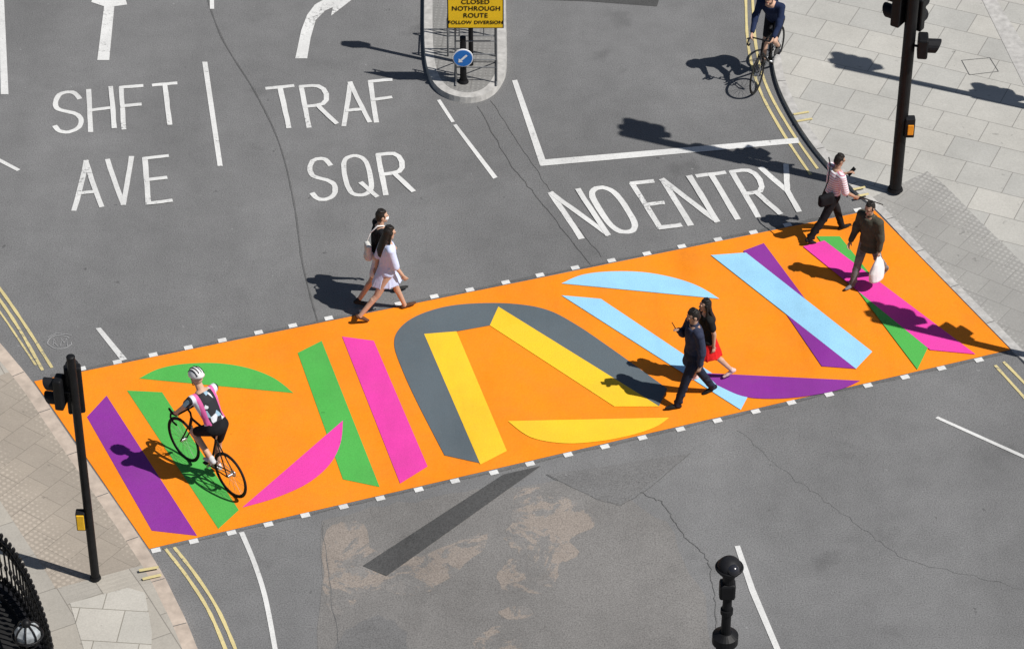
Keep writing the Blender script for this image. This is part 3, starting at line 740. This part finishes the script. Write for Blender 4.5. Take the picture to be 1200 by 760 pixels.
    if p.get('hair'):
        b = bmesh.new(); ell(b, hp_(0, -.022, .034), (.079, .088, .090), RH); ell(b, hp_(0, -.040, -.012), (.072, .066, .080), RH)
        ell(b, hp_(0, .022, .088), (.055, .046, .026), RH, 10, 6)
        for s in (-1, 1): cap(b, hp_(s*.068, .02, .03), hp_(s*.070, .015, -.01), .014, .010, seg=8)
        for i in range(12):
            a = i*.52; ell(b, hp_(.040*math.cos(a), -.020+.040*math.sin(a), .106+.006*math.sin(i*3.1)), (.024, .024, .022), RH, 8, 5)
        if p['hair'] == 'long':
            q = pel+R@Vector((0, -.125, .28)); ax = RH@Vector((1, 0, 0))
            loft(b, [(hp_(0, -.03, .05), ax*.080, RH@Vector((0, .06, 0))), (hp_(0, -.050, -.06), ax*.085, RH@Vector((0, .052, 0))), (hp_(0, -.075, -.16), ax*.09, Vector((0, .04, 0))), (q+Vector((0, 0, .1)), ax*.085, Vector((0, .03, 0))), (q, ax*.05, Vector((0, .02, 0)))], 14)
            for s in (-1, 1): cap(b, hp_(s*.074, -.01, .02), hp_(s*.082, .0, -.17), .022, .018)
        fuse('hair', b, .008, M['hair'], e, 2)
    if p.get('mask'):
        b = bmesh.new(); ell(b, hp_(0, .062, -.035), (.055, .052, .045), RH); frombm('face_mask', b, M['signwhite'], e, True)
    for s, k in ((-1, 'L'), (1, 'R')):
        hip, kn, an, F = J[k]; b = bmesh.new()
        cap(b, an+F@Vector((0, -.038, -.045)), an+F@Vector((0, .10, -.052)), .040, .034, Vector((1, 0, 0)), .9); cap(b, an+F@Vector((0, .09, -.054)), an+F@Vector((0, .165, -.058)), .040, .028, Vector((1, 0, 0)), .65)
        if p.get('shoe_h', 1): cap(b, an+F@Vector((0, -.005, -.03)), an+F@Vector((0, -.005, 0)), .045, .045)
        fuse('shoe', b, .01, p['shoe'], e, 2)
    low = p.get('low')
    if low in ('trousers', 'shorts', 'tights'):
        b = bmesh.new(); ti = .022 if low == 'trousers' else (.024 if low == 'shorts' else .008); loft(b, trings(-.10, .10, ti if low != 'tights' else .010), 20)
        for k in 'LR':
            hip, kn, an, F = J[k]
            if low == 'trousers': cap(b, hip, kn, .096, .072); cap(b, kn, an+(an-kn).normalized()*.015, .070, .054)
            elif low == 'shorts': cap(b, hip, hip.lerp(kn, .75), .10, .082)
            else: cap(b, hip, hip.lerp(kn, .78), .092, .068)
        if low == 'trousers':
            for k in 'LR':
                hip, kn, an, F = J[k]
                for t in (.0, .35, .6, .9): cap(b, kn.lerp(an, t)+Vector((-.035, -.025, .01)), kn.lerp(an, t)+Vector((.035, .03, -.02)), .036, .03)
        fuse(p.get('lowname', low), b, .011, p['lowmat'], e, 3)
    if low in ('skirt', 'dress'):
        b = bmesh.new(); LN = p.get('skirtlen', .42); mid = (J['L'][1]+J['R'][1])/2-(J['L'][0]+J['R'][0])/2; fl = p.get('flare', .075)
        r = []
        for t in (0, .25, .5, .75, 1.0):
            c = pel+Vector((0, mid.y*t*.6, .14-(LN+.14)*t)); sp = abs(J['L'][1].y-J['R'][1].y)*.5
            r.append((c, Vector((.135+fl*t, 0, 0)), Vector((0, .10+fl*1.0*t+sp*t*.6, 0))))
        loft(b, r, 22)
        for i in range(9):
            a = i*.7; cap(b, r[1][0]+r[1][1]*math.cos(a)*.9+r[1][2]*math.sin(a)*.9, r[4][0]+r[4][1]*math.cos(a)*.97+r[4][2]*math.sin(a)*.97, .012, .018, seg=8)
        fuse('skirt', b, .011, p['lowmat'], e, 2)
    if p.get('top'):
        inf = p.get('inf', .016); b = bmesh.new(); rg = trings(-.10 if p.get('longhem') else -.05, .50, inf)
        if p.get('longhem'):
            h0 = pel+Vector((0, 0, -.17)); rg = [(h0, Vector((.170+inf, 0, 0)), Vector((0, .120+inf+.02, 0)))]+[(c, ax*1.04 if i == 0 else ax, ay) for i, (c, ax, ay) in enumerate(rg[1:])]
        loft(b, rg, 20); sl = p.get('sleeve', 'long')
        for i in range(7):
            a = i*.9+.3; h = .02+.05*(i % 3); RR = R
            cap(b, spine(h)+RR@Vector((.145*math.cos(a), .105*math.sin(a), 0)), spine(h+.08)+RR@Vector((.14*math.cos(a+.5), .10*math.sin(a+.5), 0)), .016+inf*.5, .012+inf*.5, seg=8)
        for s, k in ((-1, 'L'), (1, 'R')):
            shd, el, wr = A[k]; cap(b, pel+R@TW@Vector((s*.085, 0, .455)), shd, .062+inf, .056+inf)
            if sl == 'long': cap(b, shd, el, .052+inf, .045+inf*.8); cap(b, el, el.lerp(wr, .93), .044+inf*.8, .034+inf*.6); cap(b, el.lerp(shd, .2)+Vector((.01, .01, 0)), el.lerp(wr, .2), .05+inf, .045+inf)
            elif sl == 'elbow': cap(b, shd, el.lerp(wr, .12), .054+inf, .05+inf)
            elif sl == 'short': cap(b, shd, shd.lerp(el, .55), .056+inf, .052+inf)
        if p.get('collar'): cap(b, nb-R@Vector((0, 0, .03)), nb+R@Vector((0, 0, .015)), .072, .066)
        fuse(p.get('topname', 'shirt'), b, .011, p['top'], e, 3)
    return e, J, A, hc, RH, Matrix.Translation(Vector(loc))@Matrix.Rotation(rz, 4, 'Z')@Matrix.Scale(S, 4)

def gdir(a, b): d = G(*b)-G(*a); return (d.x, d.y)
def hgt(base, v): return ztop(base, v)
def held(name, label, cat_, Mx, p):
    w = Mx@Vector(p); e = thing(name, label, cat_, w, Mx.to_euler().z); return e
along = gdir((300, 394), (700, 312)); back = (-along[0], -along[1])

# couple 1
b0 = G(445, 350)
_, J, A, hc, RH, MX = person('man in black t-shirt and white shorts wearing face mask, striding', b0, along, hgt(b0, 243)*.98, dict(
    lean=5, legL=(24, 6, -8), legR=(-18, 16, 22), armL=(14, 5, 20), armR=(-10, 6, 15), hair='short', mask=True, shoe=cloth('black_trainers', (.03, .03, .03)),
    low='shorts', lowmat=cloth('white_shorts', (.60, .62, .70)), lowname='shorts', top=cloth('black_tshirt', (.014, .014, .016)), topname='t_shirt', sleeve='short', skin='a'))
e = held('tote_bag', 'white canvas tote bag on a strap behind a man in black', 'bag', MX, (.10, -.19, 1.06))
bb = bmesh.new(); box(bb, (0, 0, 0), (.18, .08, .28), None, .03); ell(bb, (0, -.02, -.08), (.08, .05, .08)); fuse('bag_body', bb, .012, cloth('white_canvas', (.64, .63, .60)), e, 3)
bb = bmesh.new(); tubes(bb, [(-.06, 0, .13), (-.05, .06, .28), (-.02, .16, .40), (-.02, .26, .38)], .010, 8)
frombm('strap', bb, M['signwhite'], e, True)
b0 = G(455, 369)
person('woman with long black hair in short white-lilac shirt dress, striding', b0, along, hgt(b0, 264), dict(
    fem=True, lean=3, legL=(21, 2, -12), legR=(-27, 14, 30), armL=(-20, 4, 10), armR=(10, 4, 20), look=(8, 14), hair='long', shoe=cloth('brown_sandals', (.10, .05, .03)), shoe_h=0,
    low='dress', skirtlen=.25, flare=.035, lowmat=cloth('lilac_cotton', (.60, .67, .90), .06), top=cloth('lilac_cotton_top', (.62, .69, .92), .06), topname='blouse', sleeve='elbow', inf=.018))
# couple 2
b0 = G(810, 470)
_, J, A, hc, RH, MX = person('man in dark navy suit holding up a phone while walking', b0, back, hgt(b0, 361), dict(
    lean=0, legL=(19, 3, -8), legR=(-19, 12, 22), armL=(-10, 6, 18), wristR=(.13, .20, 1.30), look=(-5, 22), hair='short', shoe=cloth('black_leather_shoes', (.015, .015, .015)),
    low='trousers', lowmat=cloth('navy_trousers', (.022, .027, .046)), top=cloth('navy_jacket', (.038, .045, .078)), topname='jacket', longhem=True, collar=True, inf=.020, skin='b'))
wr = A['R'][2]
e = held('phone', 'black mobile phone held in a raised hand', 'phone', MX, wr+Vector((-.02, .07, .09))); bb = bmesh.new(); box(bb, (0, 0, 0), (.075, .012, .15), Matrix.Rotation(rad(-25), 3, 'X'), .005); frombm('phone_case', bb, M['black'], e)
b0 = G(826, 446)
_, J, A, hc, RH, MX = person('woman with long black hair, black top and bright red skirt', b0, back, hgt(b0, 350), dict(
    fem=True, lean=3, legL=(-24, 14, 24), legR=(12, 4, -8), armL=(-14, 6, 14), armR=(10, 6, 20), look=(-10, 5), hair='long', shoe=cloth('pale_pink_trainers', (.65, .45, .42)),
    low='skirt', skirtlen=.36, lowmat=cloth('red_skirt', (.66, .02, .02)), top=cloth('black_top', (.02, .02, .02)), topname='blouse', sleeve='short', inf=.018))
# man in stripes
b0 = G(971, 277); fdir = gdir((948, 283), (993, 270))
_, J, A, hc, RH, MX = person('man in pale pink striped shirt looking at phone', b0, fdir, hgt(b0, 180), dict(
    lean=7, legL=(24, 6, -8), legR=(-26, 10, 28), wristL=(-.08, .30, 1.20), armR=(8, 8, 45), look=(0, 20), hair='short', shoe=cloth('black_shoes', (.02, .02, .02)),
    low='trousers', lowmat=cloth('black_trousers', (.016, .016, .018)), top=stripes('striped_cotton', (.80, .79, .82), (.60, .24, .32), 7), topname='shirt', sleeve='elbow', inf=.02, skin='b'))
wl = A['L'][2]
e = held('phone', 'black mobile phone held in front of a striped shirt', 'phone', MX, wl+Vector((.02, .10, .02))); bb = bmesh.new(); box(bb, (0, 0, 0), (.075, .012, .15), Matrix.Rotation(rad(-45), 3, 'X'), .005); frombm('phone_case', bb, M['black'], e)
wr = A['R'][2]
e = held('rolled_umbrella', 'black rolled umbrella carried forward in one hand', 'umbrella', MX, wr+Vector((-.01, .06, -.03))); bb = bmesh.new(); cap(bb, (0, -.06, .05), (0, .48, -.30), .014, .007); frombm('umbrella_body', bb, M['black'], e, True)
bb = bmesh.new(); tubes(bb, [(0, -.06, .05), (0, -.14, .10), (0, -.18, .08), (0, -.17, .04)], .010); frombm('handle', bb, M['blackm'], e, True)
e = held('shoulder_bag', 'black shoulder bag resting on a hip', 'bag', MX, (.15, -.20, .94)); bb = bmesh.new(); box(bb, (0, 0, 0), (.11, .26, .20), None, .04); fuse('bag_body', bb, .012, cloth('black_leather', (.012, .012, .014)), e, 3)
bb = bmesh.new(); tubes(bb, [(0, -.08, .1), (-.02, .02, .32), (-.12, .10, .54), (-.24, .14, .58)], .010); frombm('strap', bb, M['black'], e, True)
# man in dark jacket
b0 = G(1015, 331); fdir = gdir((1032, 320), (1003, 340))
_, J, A, hc, RH, MX = person('man in dark olive jacket and mottled grey trousers', b0, fdir, hgt(b0, 233), dict(
    lean=5, legL=(-20, 14, 24), legR=(20, 3, -10), armL=(-4, 10, 12), armR=(8, 8, 25), look=(0, 12), hair='short', shoe=cloth('grey_trainers', (.18, .18, .19)),
    low='trousers', lowmat=cloth('mottled_grey_trousers', (.17, .17, .175), .5), top=cloth('dark_olive_jacket', (.070, .066, .050)), topname='jacket', longhem=True, collar=True, inf=.028, skin='b'))
wl = MX@A['L'][2]
e = thing('carrier_bag', 'white plastic carrier bag hanging from a hand', 'bag', wl-Vector((0, 0, .07)), MX.to_euler().z)
bb = bmesh.new(); loft(bb, [(Vector((0, 0, -.48)), Vector((.05, 0, 0)), Vector((0, .11, 0))), (Vector((0, .01, -.44)), Vector((.085, 0, 0)), Vector((0, .15, 0))), (Vector((.01, 0, -.30)), Vector((.08, 0, 0)), Vector((0, .16, 0))), (Vector((0, 0, -.16)), Vector((.05, 0, 0)), Vector((0, .11, 0))), (Vector((0, 0, -.06)), Vector((.02, 0, 0)), Vector((0, .05, 0)))], 12)
fuse('bag_body', bb, .012, cloth('white_plastic', (.78, .78, .78), .06), e, 2)
bb = bmesh.new(); tubes(bb, [(0, -.05, -.09), (0, -.03, -.02), (0, 0, .0), (0, .03, -.02), (0, .05, -.09)], .008); frombm('handle', bb, M['signwhite'], e, True)

# ---------------------------------------------------------------- bicycles
def bicycle(label, loc, hd, S, steer=0):
    rz = math.atan2(-hd[0], hd[1]); e = thing('bicycle', label, 'bicycle', loc, rz, S, 'bicycles being ridden')
    bbk = Vector((0, 0, .27)); ra = Vector((0, -.41, .34)); fa = Vector((0, .59, .34)); st = Vector((0, -.15, .80)); ht = Vector((0, .37, .84)); hb = Vector((0, .415, .69))
    b = bmesh.new(); cap(b, bbk, st, .017, .016); cap(b, st, ht, .016, .016); cap(b, bbk, hb, .020, .019); cap(b, ht, hb, .022, .022)
    for s in (-1, 1): cap(b, bbk+Vector((s*.03, 0, 0)), ra+Vector((s*.055, 0, 0)), .010, .008); cap(b, st, ra+Vector((s*.055, 0, 0)), .009, .008)
    fr = frombm('frame', b, M['black'], e, True)
    b = bmesh.new(); cap(b, hb, hb+Vector((0, .02, -.04)), .02, .02)
    for s in (-1, 1): tubes(b, [hb+Vector((s*.04, .015, -.04)), hb.lerp(fa, .5)+Vector((s*.05, -.01, 0)), fa+Vector((s*.05, 0, 0))], .011)
    frombm('fork', b, M['black'], e, True)
    for nm, c in (('wheel', fa), ('wheel', ra)):
        b = bmesh.new(); cyl(b, c-Vector((.045, 0, 0)), c+Vector((.045, 0, 0)), .02)
        for i in range(24):
            a = i*math.pi/12; s = 1 if i % 2 else -1
            cyl(b, c+Vector((s*.03, .018*math.cos(a+.6), .018*math.sin(a+.6))), c+Vector((0, .31*math.cos(a), .31*math.sin(a))), .0016, seg=5)
        w = frombm(nm, b, M['steel'], e)
        b = bmesh.new(); torus_yz(b, c, .325, .0155, 56, 8); frombm('tyre', b, M['rubber'], w, True)
        b = bmesh.new(); torus_yz(b, c, .302, .012, 56, 8, .009); frombm('rim', b, M['blackm'], w, True)
    b = bmesh.new(); tubes(b, [ht, (0, .385, .93), (0, .44, .955)], .014)
    tubes(b, [(-.19, .44, .955), (.19, .44, .955)], .0135)
    for s in (-1, 1):
        tubes(b, [(s*.19, .44, .955), (s*.205, .50, .955), (s*.205, .545, .93), (s*.21, .55, .87), (s*.21, .50, .82), (s*.21, .43, .81)], .0135); cap(b, (s*.205, .51, .965), (s*.205, .57, 1.0), .018, .015)
    frombm('handlebar', b, M['blackm'], e, True)
    b = bmesh.new(); cap(b, st, (0, -.185, .93), .013, .013); frombm('seat_post', b, M['steel'], e, True)
    b = bmesh.new(); loft(b, [(Vector((0, .06, .945)), Vector((.012, 0, 0)), Vector((0, 0, .012))), (Vector((0, .04, .945)), Vector((.022, 0, 0)), Vector((0, 0, .02))), (Vector((0, -.08, .945)), Vector((.035, 0, 0)), Vector((0, 0, .022))), (Vector((0, -.19, .95)), Vector((.072, 0, 0)), Vector((0, 0, .024))), (Vector((0, -.23, .955)), Vector((.055, 0, 0)), Vector((0, 0, .018)))], 12)
    frombm('saddle', b, M['blackm'], e, True)
    b = bmesh.new(); torus_yz(b, bbk+Vector((.05, 0, 0)), .09, .006, 28, 6, .003); cyl(b, bbk-Vector((.07, 0, 0)), bbk+Vector((.07, 0, 0)), .018)
    ph = rad(-65); dv = Vector((0, math.cos(ph), math.sin(ph)))*.17
    cap(b, bbk+Vector((.075, 0, 0)), bbk+Vector((.085, 0, 0))+dv, .011, .009); cap(b, bbk-Vector((.075, 0, 0)), bbk-Vector((.085, 0, 0))-dv, .011, .009)
    for i in range(5):
        a = i*1.2566; cap(b, bbk+Vector((.05, 0, 0)), bbk+Vector((.05, .085*math.cos(a), .085*math.sin(a))), .006, .005)
    cr = frombm('crankset', b, M['steel'], e, True)
    for s in (1, -1):
        b = bmesh.new(); box(b, bbk+Vector((s*.13, 0, 0))+dv*s, (.08, .07, .018), None, .004); frombm('pedal', b, M['blackm'], cr)
    b = bmesh.new()
    for zz_ in (.085, -.085): cap(b, bbk+Vector((.05, 0, zz_)), ra+Vector((.05, 0, zz_*.45)), .004, .004)
    torus_yz(b, ra+Vector((.05, 0, 0)), .04, .01, 20, 6); frombm('chain', b, M['steel'], e, True)
    return e, rz, bbk+Vector((.13, 0, 0))+dv, bbk-Vector((.13, 0, 0))-dv

def helmet(e, hc, RH, mat):
    b = bmesh.new(); c = hc+RH@Vector((0, -.012, .045)); rings = []
    for t in (0, .2, .4, .6, .75, .88, .97):
        k = math.sqrt(max(0, 1-t*t)); rings.append((c+RH@Vector((0, -.01*t, .118*t)), RH@Vector((.097*k, 0, 0)), RH@Vector((0, .135*k, 0))))
    loft(b, rings, 24); h = frombm('helmet', b, mat, e, True)
    for x in (-.055, -.02, .02, .055):
        b = bmesh.new(); pts = []
        for t in (-.75, -.4, 0, .4, .75):
            k = math.sqrt(max(.02, 1-t*t-(x/.1)**2)); pts.append(c+RH@Vector((x, .132*t-.006, .118*k+.001)))
        tubes(b, pts, .0085, 8); frombm('helmet_vent', b, M['blackm'], h, True)
    b = bmesh.new(); tubes(b, [hc+RH@Vector(q) for q in ((-.078, .01, .03), (-.06, .03, -.09), (0, .05, -.118), (.06, .03, -.09), (.078, .01, .03))], .006, 6); frombm('chin_strap', b, M['blackm'], h, True)

# jersey: dark back with white number-like blocks, pink sides, pale blue sleeve flashes
t = NT('cycling_jersey')
sep = t.n('ShaderNodeSeparateXYZ'); t.l(t.tc.outputs['Object'], sep.inputs[0])
ab = t.n('ShaderNodeMath'); ab.operation = 'ABSOLUTE'; t.l(sep.outputs[0], ab.inputs[0])
xr = t.ramp(ab.outputs[0], [(0, (.03, .03, .035)), (.105, (.72, .13, .36)), (.15, (.62, .64, .70)), (.205, (.03, .03, .035)), (.24, (.30, .50, .62))], 'CONSTANT')
vo = t.n('ShaderNodeTexVoronoi'); t.l(t.mapping((1, .8, 1)), vo.inputs['Vector']); vo.inputs['Scale'].default_value = 11
blk = t.ramp(vo.outputs['Color'], [(0, (.025, .025, .03)), (.38, (.60, .61, .64)), (.56, (.025, .025, .03)), (.74, (.28, .42, .52)), (.80, (.025, .025, .03))], 'CONSTANT')
jc = t.mix(t.ramp(ab.outputs[0], [(0, 1), (.104, 0)], 'CONSTANT'), xr, blk)
jm = t.out(jc, .7, spec=.2)

a, c_ = G(269, 577), G(221, 540); hd = (c_-a); mid = a.lerp(c_, .41)
SB = 1.03
e, rz, pr, plp = bicycle('black road bicycle ridden over the painted crossing', mid, (hd.x, hd.y), SB)
def rider(label, loc, hd, S, p):
    d = dict(pelvis=(0, -.19, 1.05), lean=34, wristL=(-.19, .425, 1.02), wristR=(.19, .425, 1.02), ankleR=tuple(pr+Vector((-.03, -.07, .10))), ankleL=tuple(plp+Vector((.03, -.07, .10))), footpitch=14)
    d.update(p); r = person(label, loc, hd, 1.75*S, d); helmet(r[0], r[3], r[4], p['helm']); return r
rider('cyclist in patterned white, black and pink jersey, black shorts, white helmet', mid, (hd.x, hd.y), SB, dict(
    hair=None, look=(0, 12), shoe=cloth('white_cycling_shoes', (.6, .6, .6)), low='tights', lowname='cycling_shorts', lowmat=cloth('black_lycra', (.015, .015, .017)),
    top=jm, topname='jersey', sleeve='short', inf=.008, helm=simple('white_helmet', (.75, .75, .74), .35, .05)))
a, c_ = G(909, 74), G(887, 106); hd = c_-a; mid = a.lerp(c_, .41)
SB2 = .96
e, rz, pr, plp = bicycle('black road bicycle ridden close to the kerb', mid, (hd.x, hd.y), SB2)
rider('cyclist in navy jacket and dark shorts with bare legs', mid, (hd.x, hd.y), SB2, dict(
    hair=None, lean=34, look=(0, 5), shoe=cloth('dark_cycling_shoes', (.05, .05, .05)), low='tights', lowname='cycling_shorts', lowmat=cloth('dark_lycra', (.02, .02, .025)),
    top=cloth('navy_cycling_jacket', (.02, .03, .07)), topname='jacket', sleeve='long', inf=.014, helm=simple('black_helmet', (.03, .03, .03), .35, .05), wristL=(-.19, .40, 1.03), wristR=(.19, .40, 1.03)))

# ---------------------------------------------------------------- light, world, camera
EL = rad(53); az = Vector((1, -.40, 0)).normalized()
sun = bpy.data.lights.new('sun', 'SUN'); sun.energy = 4.98; sun.angle = rad(.5); sun.color = (1, .965, .92)
so = bpy.data.objects.new('sun', sun); COL.objects.link(so)
sd = Vector((az.x*math.cos(EL), az.y*math.cos(EL), math.sin(EL))); so.rotation_euler = sd.to_track_quat('Z', 'Y').to_euler(); so.location = (20, -10, 40)
w = bpy.data.worlds.new('World'); SC.world = w; w.use_nodes = True
sk = w.node_tree.nodes.new('ShaderNodeTexSky'); sk.sky_type = 'NISHITA'; sk.sun_disc = False; sk.sun_elevation = EL; sk.sun_rotation = math.atan2(az.x, az.y)
bg = w.node_tree.nodes['Background']; bg.inputs[1].default_value = .05; w.node_tree.links.new(sk.outputs[0], bg.inputs[0])
cd = bpy.data.cameras.new('camera'); cd.sensor_width = 36; cd.lens = 36*FP/1200; cd.clip_start = .5; cd.clip_end = 1500
co = bpy.data.objects.new('camera', cd); COL.objects.link(co); co.location = CAM
co.rotation_euler = (rad(90)-TH, 0, 0); SC.camera = co
SC.view_settings.view_transform = 'Standard'; SC.view_settings.look = 'None'; SC.view_settings.exposure = 0
